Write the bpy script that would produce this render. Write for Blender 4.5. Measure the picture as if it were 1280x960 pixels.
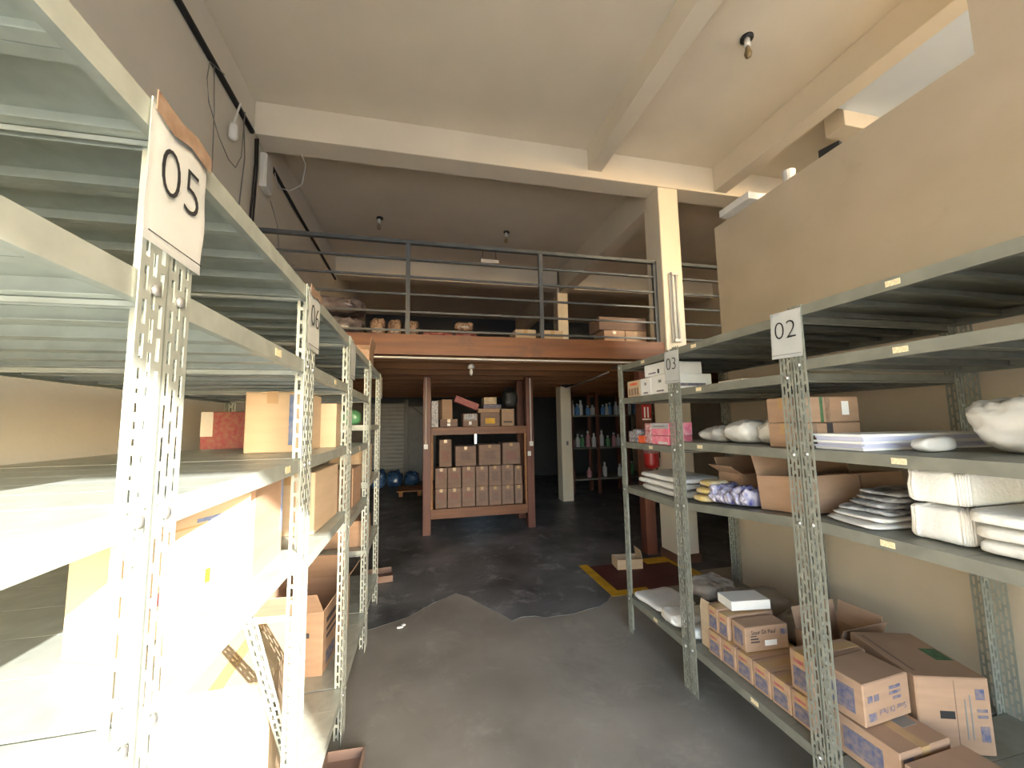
import bpy, bmesh, math, random
from mathutils import Vector, Matrix, noise

# ------------------------------------------------------------------ scene reset
for o in list(bpy.data.objects): bpy.data.objects.remove(o, do_unlink=True)
sc = bpy.context.scene
COL = sc.collection
R_ = math.radians
random.seed(7)

# ------------------------------------------------------------------ camera
F_PX, CX, CY, HC = 490.0, 640.0, 480.0, 1.6
d = Vector((528-CX, 530-CY, F_PX)).normalized()          # aisle direction seen by the lens (x right, y down, z forward)
h = Vector((math.cos(R_(1.0)), -math.sin(R_(1.0)), 0))   # horizon, camera rolled by one degree
up = d.cross(h).normalized()
if up.y > 0: up = -up
rt = d.cross(up)
if rt.x < 0: rt = -rt
W = Matrix((rt, d, up))                                  # camera vector -> world vector
cm = Matrix.Identity(4)
for r in range(3):
    cm[r][0], cm[r][1], cm[r][2] = W[r][0], -W[r][1], -W[r][2]
cm[2][3] = HC
cam = bpy.data.cameras.new('camera'); camo = bpy.data.objects.new('camera', cam); COL.objects.link(camo)
camo.matrix_world = cm
cam.sensor_fit = 'HORIZONTAL'; cam.sensor_width = 36.0; cam.lens = F_PX/1280*36.0; cam.clip_start = 0.02
sc.camera = camo

# ------------------------------------------------------------------ sky, sun, exposure
wd = bpy.data.worlds.new('world'); sc.world = wd; wd.use_nodes = True
nt = wd.node_tree; bg = nt.nodes['Background']
sky = nt.nodes.new('ShaderNodeTexSky'); sky.sky_type = 'NISHITA'; sky.sun_disc = False
sky.sun_elevation = R_(22); sky.sun_rotation = R_(150)
nt.links.new(sky.outputs[0], bg.inputs[0]); bg.inputs[1].default_value = 1.0
SUN_DIR = Vector((-1.25, 2.2, -1.0)).normalized()
sl = bpy.data.lights.new('sun', 'SUN'); sl.energy = 11.0; sl.angle = R_(0.55); sl.color = (1.0, 0.965, 0.90)
so = bpy.data.objects.new('sun', sl); COL.objects.link(so); so.location = (8, -12, 9)
so.rotation_euler = SUN_DIR.to_track_quat('-Z', 'Y').to_euler()
sc.view_settings.view_transform = 'Standard'; sc.view_settings.look = 'None'
sc.view_settings.gamma = 1.0; sc.view_settings.use_curve_mapping = False
sc.view_settings.exposure = 1.1

# ------------------------------------------------------------------ materials
MATS = {}
def mat(name, col, rough=0.6, metal=0.0, var=0.12, scale=6.0, bump=0.0, bscale=40.0, stretch=(1,1,1), col2=None, spec=0.5, alpha=None, trans=0.0):
    m = bpy.data.materials.new(name); m.use_nodes = True
    n = m.node_tree.nodes; l = m.node_tree.links; b = n['Principled BSDF']
    b.inputs['Roughness'].default_value = rough; b.inputs['Metallic'].default_value = metal
    b.inputs['Specular IOR Level'].default_value = spec
    if trans: b.inputs['Transmission Weight'].default_value = trans
    tc = n.new('ShaderNodeTexCoord'); mp = n.new('ShaderNodeMapping'); mp.inputs['Scale'].default_value = stretch
    l.new(tc.outputs['Object'], mp.inputs['Vector'])
    nz = n.new('ShaderNodeTexNoise'); nz.inputs['Scale'].default_value = scale; nz.inputs['Detail'].default_value = 5
    l.new(mp.outputs[0], nz.inputs['Vector'])
    rp = n.new('ShaderNodeValToRGB'); rp.color_ramp.elements[0].position = 0.3; rp.color_ramp.elements[1].position = 0.7
    c2 = col2 if col2 else tuple(min(1, c*(1+var)) for c in col)
    c1 = tuple(c*(1-var) for c in col) if not col2 else col
    rp.color_ramp.elements[0].color = (*c1, 1); rp.color_ramp.elements[1].color = (*c2, 1)
    l.new(nz.outputs['Fac'], rp.inputs[0]); l.new(rp.outputs[0], b.inputs['Base Color'])
    if bump:
        n2 = n.new('ShaderNodeTexNoise'); n2.inputs['Scale'].default_value = bscale; n2.inputs['Detail'].default_value = 4
        l.new(mp.outputs[0], n2.inputs['Vector'])
        bp = n.new('ShaderNodeBump'); bp.inputs['Strength'].default_value = bump; bp.inputs['Distance'].default_value = 0.01
        l.new(n2.outputs['Fac'], bp.inputs['Height']); l.new(bp.outputs[0], b.inputs['Normal'])
    MATS[name] = m
    return m
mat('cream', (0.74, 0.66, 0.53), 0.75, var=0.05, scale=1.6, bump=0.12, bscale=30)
mat('cream_cool', (0.74, 0.70, 0.62), 0.75, var=0.05, scale=1.6, bump=0.12, bscale=30)
mat('sky_tint_white', (0.74, 0.81, 0.88), 0.6, var=0.02, scale=3)  # cool skylight on the loft ceiling, put into the base colour
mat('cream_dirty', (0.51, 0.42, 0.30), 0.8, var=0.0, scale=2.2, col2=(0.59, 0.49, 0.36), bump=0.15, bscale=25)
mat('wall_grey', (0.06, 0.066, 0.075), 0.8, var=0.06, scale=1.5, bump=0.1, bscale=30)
mat('concrete', (0.19, 0.174, 0.152), 0.38, var=0.0, scale=1.5, col2=(0.33, 0.305, 0.268), bump=0.06, bscale=12)
mat('dark_screed', (0.036, 0.038, 0.042), 0.45, var=0.0, scale=1.6, col2=(0.19, 0.192, 0.195), bump=0.25, bscale=22)
mat('pavement', (0.44, 0.43, 0.41), 0.85, var=0.1)
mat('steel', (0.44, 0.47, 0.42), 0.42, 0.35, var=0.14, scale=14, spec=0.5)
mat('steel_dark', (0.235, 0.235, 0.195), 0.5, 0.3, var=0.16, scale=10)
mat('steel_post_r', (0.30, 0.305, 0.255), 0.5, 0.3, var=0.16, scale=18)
mat('bolt', (0.6, 0.6, 0.58), 0.35, 0.8)
mat('rail_grey', (0.085, 0.092, 0.10), 0.4, 0.2, var=0.15, scale=20)
mat('wood_red', (0.125, 0.042, 0.015), 0.5, var=0.0, scale=3.0, col2=(0.215, 0.078, 0.026), stretch=(0.4, 6, 6), bump=0.1)
mat('wood_red_v', (0.11, 0.036, 0.024), 0.5, var=0.0, scale=3.0, col2=(0.18, 0.064, 0.038), stretch=(6, 6, 0.4), bump=0.1)
mat('wood_joist', (0.22, 0.09, 0.03), 0.6, var=0.0, scale=3.0, col2=(0.34, 0.15, 0.05), stretch=(0.3, 6, 6), bump=0.1)
mat('carton', (0.40, 0.255, 0.165), 0.8, var=0.10, scale=5, stretch=(1, 1, 6))
mat('carton_pale', (0.56, 0.42, 0.28), 0.8, var=0.08, scale=5, stretch=(1, 1, 6))
mat('carton_dark', (0.24, 0.155, 0.115), 0.85, var=0.12, scale=4, stretch=(1, 1, 5))
mat('carton_in', (0.40, 0.25, 0.15), 0.85, var=0.08)
mat('tape', (0.50, 0.33, 0.17), 0.25, var=0.05)
mat('tape_brown', (0.20, 0.115, 0.07), 0.5, var=0.0, scale=40, col2=(0.34, 0.24, 0.17))
mat('blue_print', (0.07, 0.09, 0.19), 0.7, var=0.0, scale=45, col2=(0.27, 0.21, 0.19))
mat('sky_blue_print', (0.09, 0.16, 0.36), 0.7, var=0.0, scale=40, col2=(0.25, 0.27, 0.36))
mat('red_print', (0.36, 0.06, 0.09), 0.7, var=0.0, scale=45, col2=(0.38, 0.19, 0.14))
mat('faint_red', (0.24, 0.10, 0.085), 0.8, var=0.0, scale=70, col2=(0.24, 0.155, 0.115))
mat('faint_dark', (0.15, 0.10, 0.085), 0.8, var=0.0, scale=60, col2=(0.24, 0.155, 0.115))
mat('dark_print', (0.05, 0.045, 0.05), 0.7)
mat('green_print', (0.07, 0.15, 0.07), 0.7, var=0.3, scale=40)
mat('paper', (0.90, 0.90, 0.88), 0.7, var=0.03, scale=8, bump=0.15, bscale=10)
mat('paper_lilac', (0.62, 0.63, 0.78), 0.6, var=0.05, scale=10)
mat('tag_paper', (0.80, 0.66, 0.42), 0.6, var=0.25, scale=160)
mat('ink', (0.02, 0.02, 0.022), 0.6)
mat('white_box', (0.78, 0.77, 0.74), 0.55, var=0.04)
mat('white_towel', (0.85, 0.83, 0.78), 0.9, var=0.03, bump=0.4, bscale=60)
mat('plastic_white', (0.74, 0.72, 0.68), 0.28, var=0.08, scale=9, bump=0.3, bscale=18)
mat('plastic_clear', (0.50, 0.47, 0.43), 0.18, var=0.3, scale=12, bump=0.5, bscale=22)
mat('plastic_sack', (0.34, 0.29, 0.24), 0.4, var=0.2, scale=9, bump=0.4, bscale=16)
mat('news_bag', (0.10, 0.10, 0.11), 0.2, var=0.0, scale=9, col2=(0.80, 0.80, 0.80), bump=0.6, bscale=26, stretch=(1, 3, 5))
mat('blue_bag', (0.03, 0.04, 0.28), 0.3, var=0.0, scale=22, col2=(0.74, 0.70, 0.74), bump=0.5, bscale=24, stretch=(1, 2, 0.6))
mat('yellow_bag', (0.52, 0.36, 0.06), 0.4, var=0.0, scale=9, col2=(0.80, 0.74, 0.60), bump=0.3)
mat('dark_wrap', (0.05, 0.04, 0.045), 0.15, var=0.0, scale=11, col2=(0.26, 0.22, 0.22), bump=0.7, bscale=14)
mat('mixed_wrap', (0.04, 0.03, 0.025), 0.2, var=0.0, scale=42, col2=(0.42, 0.27, 0.18), bump=0.6, bscale=20)
mat('red_wrap', (0.22, 0.03, 0.03), 0.25, var=0.0, scale=22, col2=(0.46, 0.22, 0.20), bump=0.5)
mat('red_paint', (0.42, 0.02, 0.02), 0.3, var=0.1)
mat('floor_red', (0.085, 0.02, 0.02), 0.6, var=0.2, scale=5)
mat('floor_yellow', (0.60, 0.34, 0.02), 0.6, var=0.2, scale=7)
mat('orange_pack', (0.75, 0.13, 0.05), 0.4, var=0.15, scale=30)
mat('pink_pack', (0.72, 0.10, 0.22), 0.4, var=0.0, scale=26, col2=(0.85, 0.40, 0.42))
mat('navy_pack', (0.05, 0.05, 0.10), 0.4, var=0.0, scale=50, col2=(0.45, 0.40, 0.36))
mat('redcheck_pack', (0.30, 0.02, 0.04), 0.4, var=0.0, scale=60, col2=(0.62, 0.50, 0.48))
mat('silver_pack', (0.45, 0.45, 0.46), 0.35, var=0.1)
mat('cable_black', (0.015, 0.015, 0.016), 0.5)
mat('cable_grey', (0.22, 0.21, 0.20), 0.5)
mat('plastic_fit', (0.72, 0.70, 0.66), 0.4, var=0.03)
mat('pvc', (0.62, 0.58, 0.54), 0.4, var=0.05)
mat('brass', (0.30, 0.22, 0.12), 0.4, 0.5)
mat('bulb', (0.75, 0.72, 0.66), 0.12, var=0.02)
mat('shutter', (0.16, 0.17, 0.18), 0.5, 0.3, var=0.1)
mat('shutter_slat', (0.20, 0.21, 0.22), 0.45, 0.3, var=0.1)
mat('blue_plastic', (0.05, 0.12, 0.26), 0.2, var=0.4, scale=8, bump=0.6, bscale=12)
mat('bottle_white', (0.60, 0.62, 0.66), 0.3, var=0.04)
mat('bottle_blue', (0.10, 0.25, 0.55), 0.3, var=0.1)
mat('bottle_green', (0.10, 0.30, 0.14), 0.3, var=0.1)
mat('bottle_pink', (0.50, 0.22, 0.26), 0.3, var=0.1)
mat('glass_green', (0.18, 0.42, 0.33), 0.08, var=0.04, trans=0.5)
mat('rust', (0.22, 0.11, 0.06), 0.8, var=0.3, scale=20)
mat('skirting', (0.12, 0.06, 0.04), 0.6)

def scuff(name, col, scale, lo, hi, amount):
    m = MATS[name]; n = m.node_tree.nodes; l = m.node_tree.links; b = n['Principled BSDF']
    src = b.inputs['Base Color'].links[0].from_socket
    tc = n.new('ShaderNodeTexCoord'); a = n.new('ShaderNodeTexNoise'); a.inputs['Scale'].default_value = scale; a.inputs['Detail'].default_value = 9; a.inputs['Roughness'].default_value = 0.72; a.inputs['Distortion'].default_value = 0.6
    l.new(tc.outputs['Object'], a.inputs['Vector'])
    r = n.new('ShaderNodeMapRange'); r.inputs['From Min'].default_value = lo; r.inputs['From Max'].default_value = hi; r.inputs['To Max'].default_value = amount
    l.new(a.outputs['Fac'], r.inputs['Value'])
    mx = n.new('ShaderNodeMix'); mx.data_type = 'RGBA'; mx.inputs[7].default_value = (*col, 1)
    l.new(r.outputs[0], mx.inputs[0]); l.new(src, mx.inputs[6]); l.new(mx.outputs[2], b.inputs['Base Color'])
scuff('dark_screed', (0.42, 0.42, 0.41), 3.4, 0.54, 0.72, 0.75)
scuff('concrete', (0.46, 0.43, 0.38), 2.6, 0.54, 0.75, 0.55)
scuff('concrete', (0.11, 0.10, 0.09), 1.3, 0.55, 0.75, 0.5)
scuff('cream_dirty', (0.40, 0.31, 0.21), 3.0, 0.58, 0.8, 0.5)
scuff('wood_red', (0.06, 0.03, 0.02), 2.2, 0.55, 0.75, 0.7)
scuff('carton', (0.30, 0.18, 0.12), 9.0, 0.55, 0.8, 0.4)
scuff('steel', (0.30, 0.31, 0.27), 7.0, 0.55, 0.8, 0.5)

# ------------------------------------------------------------------ mesh helpers
class MB:
    def __init__(s): s.bm = bmesh.new()
    def box(s, x0, y0, z0, x1, y1, z1):
        v = [s.bm.verts.new((x, y, z)) for z in (z0, z1) for y in (y0, y1) for x in (x0, x1)]
        for f in ((0,2,3,1),(4,5,7,6),(0,1,5,4),(2,6,7,3),(0,4,6,2),(1,3,7,5)): s.bm.faces.new([v[i] for i in f])
        return s
    def obox(s, M, sx, sy, sz):
        v = [s.bm.verts.new(M @ Vector((x, y, z))) for z in (-sz/2, sz/2) for y in (-sy/2, sy/2) for x in (-sx/2, sx/2)]
        for f in ((0,2,3,1),(4,5,7,6),(0,1,5,4),(2,6,7,3),(0,4,6,2),(1,3,7,5)): s.bm.faces.new([v[i] for i in f])
        return s
    def prism(s, pts, z0, z1):
        a = [s.bm.verts.new((x, y, z0)) for x, y in pts]; b = [s.bm.verts.new((x, y, z1)) for x, y in pts]
        n = len(pts)
        s.bm.faces.new(a[::-1]); s.bm.faces.new(b)
        for i in range(n): s.bm.faces.new((a[i], a[(i+1) % n], b[(i+1) % n], b[i]))
        return s
    def tube(s, pts, r, seg=8):
        pts = [Vector(p) for p in pts]; rings = []
        for i, p in enumerate(pts):
            t = (pts[min(i+1, len(pts)-1)] - pts[max(i-1, 0)]).normalized()
            a = t.orthogonal().normalized() if abs(t.z) > 0.9 else t.cross(Vector((0,0,1))).normalized()
            b = t.cross(a).normalized()
            rr = r[i] if isinstance(r, (list, tuple)) else r
            rings.append([s.bm.verts.new(p + a*math.cos(2*math.pi*k/seg)*rr + b*math.sin(2*math.pi*k/seg)*rr) for k in range(seg)])
        for i in range(len(rings)-1):
            for k in range(seg): s.bm.faces.new((rings[i][k], rings[i][(k+1) % seg], rings[i+1][(k+1) % seg], rings[i+1][k]))
        s.bm.faces.new(rings[0][::-1]); s.bm.faces.new(rings[-1])
        return s
    def lathe(s, prof, seg=16, c=(0, 0, 0)):
        rings = [[s.bm.verts.new((c[0]+r*math.cos(2*math.pi*k/seg), c[1]+r*math.sin(2*math.pi*k/seg), c[2]+z)) for k in range(seg)] for r, z in prof]
        for i in range(len(rings)-1):
            for k in range(seg): s.bm.faces.new((rings[i][k], rings[i][(k+1) % seg], rings[i+1][(k+1) % seg], rings[i+1][k]))
        s.bm.faces.new(rings[0][::-1]); s.bm.faces.new(rings[-1])
        return s
    def mesh(s, name, m, smooth=False):
        bmesh.ops.recalc_face_normals(s.bm, faces=s.bm.faces)
        me = bpy.data.meshes.new(name); s.bm.to_mesh(me); s.bm.free()
        me.materials.append(MATS[m])
        if smooth:
            for p in me.polygons: p.use_smooth = True
        return me
    def build(s, name, m, parent=None, loc=(0, 0, 0), rot=(0, 0, 0), smooth=False, bevel=0):
        if bevel: bmesh.ops.bevel(s.bm, geom=list(s.bm.edges), offset=bevel, segments=1, affect='EDGES', clamp_overlap=True)
        return place(name, s.mesh(name, m, smooth), parent, loc, rot)
def place(name, me, parent=None, loc=(0, 0, 0), rot=(0, 0, 0)):
    o = bpy.data.objects.new(name, me); COL.objects.link(o)
    o.parent = parent; o.location = loc; o.rotation_euler = rot
    return o
def tag(o, label, cat, group=None):
    o['label'] = label; o['category'] = cat
    if group: o['group'] = group
    return o
def empty(name, loc, rz=0, label=None, cat=None, group=None):
    o = bpy.data.objects.new(name, None); COL.objects.link(o); o.location = loc; o.rotation_euler = (0, 0, rz); o.empty_display_size = 0.05
    if label: tag(o, label, cat, group)
    return o
def struct(o, label=None):
    o['kind'] = 'structure'
    if label: o['label'] = label
    return o
def text_mesh(s, size, m, bold=0.0, ext=0.0006):
    c = bpy.data.curves.new('lettering', 'FONT'); c.body = s; c.size = size; c.align_x = 'CENTER'; c.align_y = 'CENTER'
    c.extrude = ext; c.offset = bold; c.resolution_u = 4
    t = bpy.data.objects.new('lettering_tmp', c); COL.objects.link(t)
    dg = bpy.context.evaluated_depsgraph_get()
    me = bpy.data.meshes.new_from_object(t.evaluated_get(dg)); bpy.data.objects.remove(t, do_unlink=True)
    me.materials.clear(); me.materials.append(MATS[m])
    return me
def pillow_mesh(sx, sy, sz, seed=0, amp=0.10, freq=7.0, e=0.55, ez=0.8, m='plastic_white', folds=0, nu=44, nv=20):
    """a crumpled bag: superellipsoid with ridged creases, scaled back to exactly sx x sy x sz, standing on z = 0"""
    bm = bmesh.new(); off = Vector((seed*3.17, seed*1.31, seed*0.7)); rings = []
    def pw(v, k): return math.copysign(abs(v)**k, v)
    for i in range(nv+1):
        ph = -math.pi/2 + math.pi*i/nv; ring = []
        for j in range(nu):
            th = 2*math.pi*j/nu
            x = pw(math.cos(ph), ez if ez < 0.5 else e)*pw(math.cos(th), e)*sx/2; y = pw(math.cos(ph), ez if ez < 0.5 else e)*pw(math.sin(th), e)*sy/2; z = pw(math.sin(ph), ez)*sz/2
            p = Vector((x, y, z*1.5))*freq + off
            k = 0.8*noise.noise(p) + 0.9*(0.35-abs(noise.noise(p*1.7))) + 0.6*(0.3-abs(noise.noise(p*3.6)))
            kk = amp*k
            if folds: kk += 0.02*math.sin(folds*th)
            ring.append(bm.verts.new((x*(1+kk), y*(1+kk), z*(1+1.5*kk) + sz*0.6*kk)))
            if i in (0, nv): break
        rings.append(ring)
    for i in range(nv):
        a, b = rings[i], rings[i+1]
        for j in range(nu):
            j2 = (j+1) % nu
            if len(a) == 1: bm.faces.new((a[0], b[j2], b[j]))
            elif len(b) == 1: bm.faces.new((a[j], a[j2], b[0]))
            else: bm.faces.new((a[j], a[j2], b[j2], b[j]))
    lo = [min(v.co[q] for v in bm.verts) for q in range(3)]; hi = [max(v.co[q] for v in bm.verts) for q in range(3)]
    for v in bm.verts:
        for q, sz_ in enumerate((sx, sy, sz)):
            t = (v.co[q]-lo[q])/(hi[q]-lo[q]); v.co[q] = (t-0.5)*sz_ if q < 2 else t*sz_
    bmesh.ops.recalc_face_normals(bm, faces=bm.faces)
    me = bpy.data.meshes.new('pillow'); bm.to_mesh(me); bm.free(); me.materials.append(MATS[m])
    for p in me.polygons: p.use_smooth = True
    return me
def pillow(name, label, cat, loc, size, rz=0, group=None, parent=None, **k):
    o = place(name, pillow_mesh(*size, **k), parent, loc, (0, 0, rz))
    if label: tag(o, label, cat, group)
    return o

# ------------------------------------------------------------------ the setting
XW, XP, XF = -1.60, 2.65, 6.6       # left wall, partition behind the right shelves, far right wall
YB, YF = -2.0, 11.6                 # street door wall, end wall
ZC, ZM = 4.76, 2.51                 # ceiling, mezzanine deck
struct(MB().box(XW-0.2, YB-0.2, -0.12, XF+0.2, YF+0.2, 0).build('floor', 'concrete'), 'smooth grey brown concrete floor')
flo = bpy.data.objects['floor']
edge = [(-1.59, 3.75), (-0.75, 3.55), (-0.40, 3.42), (-0.11, 3.55), (0.08, 3.74), (0.317, 3.91), (0.42, 3.80), (0.507, 3.63), (0.62, 3.45), (0.716, 3.27), (0.80, 3.31), (0.92, 3.30),
        (0.98, 3.25), (1.255, 3.25), (1.40, 3.30), (1.50, 3.31), (1.616, 3.39), (1.72, 3.52), (1.967, 3.60), (2.3, 3.62), (2.9, 3.8), (6.59, 3.8)]
MB().prism(edge+[(6.59, 11.59), (-1.59, 11.59)], 0.0, 0.003).build('dark_screed', 'dark_screed', flo)['label'] = 'darker worn floor patch with ragged edge'
MB().box(1.76, 3.52, 0.003, 2.78, 4.20, 0.0045).build('red_marking', 'floor_red', flo)
mk = MB()
mk.box(1.70, 3.46, 0.003, 1.80, 4.26, 0.006); mk.box(1.80, 3.46, 0.003, 2.10, 3.56, 0.006); mk.box(2.45, 4.10, 0.003, 2.84, 4.26, 0.006); mk.box(2.72, 3.60, 0.003, 2.84, 4.10, 0.006)
mk.build('yellow_border', 'floor_yellow', flo)
struct(MB().box(-40, -45, -0.16, 40, YB-0.2, -0.02).build('ground', 'pavement'), 'pale pavement outside the street door')
struct(MB().box(XW-0.2, YB-0.2, 0, XW, YF+0.2, ZC).build('wall_left', 'cream_cool'), 'cream plastered wall behind the left shelves')
we = MB(); we.box(XW, YF, 0, 1.50, YF+0.2, ZC); we.box(1.58, YF, 0, XF, YF+0.2, ZC); we.box(1.50, YF, 0, 1.58, YF+0.2, 0.8); we.box(1.50, YF, 1.6, 1.58, YF+0.2, ZC)
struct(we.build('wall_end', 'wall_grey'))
struct(MB().box(XF, YB-0.2, 0, XF+0.2, YF+0.2, ZC).build('wall_far_right', 'cream'))
struct(MB().box(XW-0.2, YB-0.2, ZC, XF+0.2, YF+0.2, ZC+0.2).build('ceiling', 'cream'), 'cream painted concrete ceiling slab')
wb = MB()   # street wall: one wide door below, one window into the loft
DX0, DX1, DZ = -1.6, 1.95, 2.985
wb.box(XW-0.2, YB-0.2, DZ, XP, YB, ZC); wb.box(DX1, YB-0.2, 0, 3.2, YB, DZ); wb.box(XP, YB-0.2, DZ, 3.2, YB, ZC)
wb.box(3.2, YB-0.2, 0, XF, YB, 2.95); wb.box(3.2, YB-0.2, 4.55, XF, YB, ZC); wb.box(6.2, YB-0.2, 2.95, XF, YB, 4.55)
wb.box(XW-0.2, YB-0.2, 0, DX0, YB, DZ)
struct(wb.build('wall_street', 'cream'))
struct(MB().box(3.05, YB-2.4, 4.60, XF+0.2, YB-0.2, 4.72).build('sun_block_slab', 'cream'), 'unseen slab added outside to block sun from the loft window')  # unseen slab, added only to keep direct sun out of the loft
wr = MB()
wr.box(XP, YB, 0, XP+0.13, 1.21, ZC); wr.box(XP, 1.21, 0, XP+0.13, 2.99, 3.37)
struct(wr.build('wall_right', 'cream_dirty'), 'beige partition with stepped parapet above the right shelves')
struct(MB().box(XP+0.13, YB, 2.40, XF, 2.99, 2.55).build('loft_floor', 'cream'), 'loft slab behind the parapet')
n = 0
for (x0, y0, z0, x1, y1, z1) in ((XW, 3.98, 4.42, XF, 4.25, ZC), (XW, 7.62, 4.40, XF, 7.9, ZC), (1.86, YB, 4.50, 2.03, 3.98, ZC), (3.56, YB, 4.44, 3.74, 3.98, ZC),
                                 (2.80, 4.25, 4.30, 3.02, 7.62, ZC), (2.80, 7.9, 4.30, 3.02, YF, ZC), (4.1, 2.80, 4.50, XF, 3.0, ZC)):
    n += 1
    struct(MB().box(x0, y0, z0, x1, y1, z1).build('trim_%d' % n, 'cream', bevel=0.006), 'cream concrete ceiling beam')
struct(MB().box(3.74, YB, 4.66, XF, 2.80, 4.72).build('loft_sky_tint_panel', 'sky_tint_white'), 'added loft ceiling panel with skylight blue put into its colour')  # added panel; its blue stands in for daylight on the ceiling
col = struct(MB().box(2.78, 4.0, 0, 3.05, 4.32, ZC).build('column_front', 'cream', bevel=0.008), 'cream concrete column beside the railing')
MB().box(2.77, 3.99, 0, 3.06, 4.33, 0.10).build('skirting', 'skirting', col)
struct(MB().box(2.76, 7.62, 0, 2.99, 7.9, ZC).build('column_rear', 'cream', bevel=0.008), 'cream concrete column under the mezzanine')
MB().box(2.86, 7.60, 1.12, 2.90, 7.62, 1.20).build('switch_plate', 'cable_grey', bpy.data.objects['column_rear'])
# mezzanine: fascia, joists, deck boards
mez = struct(MB().box(XW, 4.10, ZM-0.03, XF, YF, ZM).build('mezzanine_floor', 'wood_joist'), 'timber mezzanine floor')
MB().box(XW, 4.04, ZM-0.21, 2.778, 4.10, ZM).build('fascia_beam', 'wood_red', mez)
MB().box(3.052, 4.04, ZM-0.21, XF, 4.10, ZM).build('fascia_beam', 'wood_red', mez)
for i in range(11):
    y = 4.52 + i*0.62
    MB().box(XW, y, ZM-0.20, XF, y+0.07, ZM-0.03).build('joist', 'wood_joist', mez)
for x in (-0.9, 1.0, 2.9):
    MB().box(x, 4.10, ZM-0.12, x+0.08, YF, ZM-0.03).build('cross_joist', 'wood_joist', mez)

# roller shutter in the end wall
sh = struct(empty('door_1', (-1.05, YF, 0)), 'grey roller shutter in dark end wall')
MB().box(-0.5, -0.03, 0, 0.55, -0.005, 2.2).build('backing', 'shutter', sh)
for i in range(20): MB().box(-0.5, -0.06, 0.05+i*0.107, 0.55, -0.03, 0.05+i*0.107+0.085).build('slat', 'shutter_slat', sh, bevel=0.008)
MB().box(0.55, -0.09, 0, 0.65, -0.003, 2.3).build('guide', 'rail_grey', sh)
pd = struct(empty('door_2', (-0.03, YF, 0)), 'plain dark grey door panel beside the roller shutter')
MB().box(-0.36, -0.06, 0.02, 0.42, -0.01, 2.1).build('panel', 'shutter', pd)
b = Matrix.Translation((0.05, -0.08, 1.85)) @ Matrix.Rotation(R_(38), 4, 'Y')
MB().obox(b, 0.85, 0.03, 0.05).build('brace', 'rail_grey', pd)

# ------------------------------------------------------------------ perforated steel shelving
SLOT_P, SLOT_L, SLOT_W, TH = 0.050, 0.036, 0.0085, 0.0022
def flange(mb, axis, sgn, width, ncol, H):
    """a strip of perforated steel: axis 'y' lies in the x=0 plane, axis 'x' in the y=0 plane"""
    def bx(u0, u1, z0, z1, w0=0.0, w1=TH):
        a, c = sorted((sgn[1]*u0, sgn[1]*u1)); p, q = sorted((sgn[0]*w0, sgn[0]*w1))
        if axis == 'y': mb.box(p, a, z0, q, c, z1)
        else: mb.box(a, p, z0, c, q, z1)
    gap = (width - ncol*SLOT_W)/(ncol+1)
    for c in range(ncol+1):
        u = c*(gap+SLOT_W); bx(u, u+gap, 0, H)
    for c in range(ncol):
        u = gap + c*(gap+SLOT_W); z = -(c % 2)*SLOT_P/2
        while z < H:
            bx(u, u+SLOT_W, max(0, z+SLOT_L), min(H, z+SLOT_P)) if z+SLOT_L < H else None
            z += SLOT_P
PM = {}
def post_mesh(sx, sy, H, m):
    """L post; sx = way into the shelf along x, sy = way into the bay along y"""
    k = (sx, sy, round(H, 3), m)
    if k not in PM:
        mb = MB(); flange(mb, 'y', (sx, sy), 0.062, 3, H); flange(mb, 'x', (sy, sx), 0.046, 2, H)
        PM[k] = mb.mesh('post', m)
    return PM[k]
PANM = {}
def panel_mesh(dx, dy, m):
    k = (round(dx, 4), round(dy, 4), m)
    if k not in PANM:
        mb = MB(); mb.box(-dx/2, -dy/2, -0.002, dx/2, dy/2, 0)
        for s in (-1, 1):
            a, c = sorted((s*dy/2, s*(dy/2-0.002))); mb.box(-dx/2, a, -0.030, dx/2, c, -0.002)
            a, c = sorted((s*(dy/2-0.002), s*(dy/2-0.020))); mb.box(-dx/2, a, -0.030, dx/2, c, -0.028)
        PANM[k] = mb.mesh('panel', m)
    return PANM[k]
TAGM = MB().box(-0.0008, -0.022, -0.010, 0.0, 0.022, 0.010).mesh('price_tag', 'tag_paper')
BOLTM = MB().lathe([(0.009, 0), (0.009, 0.004), (0.005, 0.007)], 8).mesh('bolt', 'bolt', True)
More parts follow.
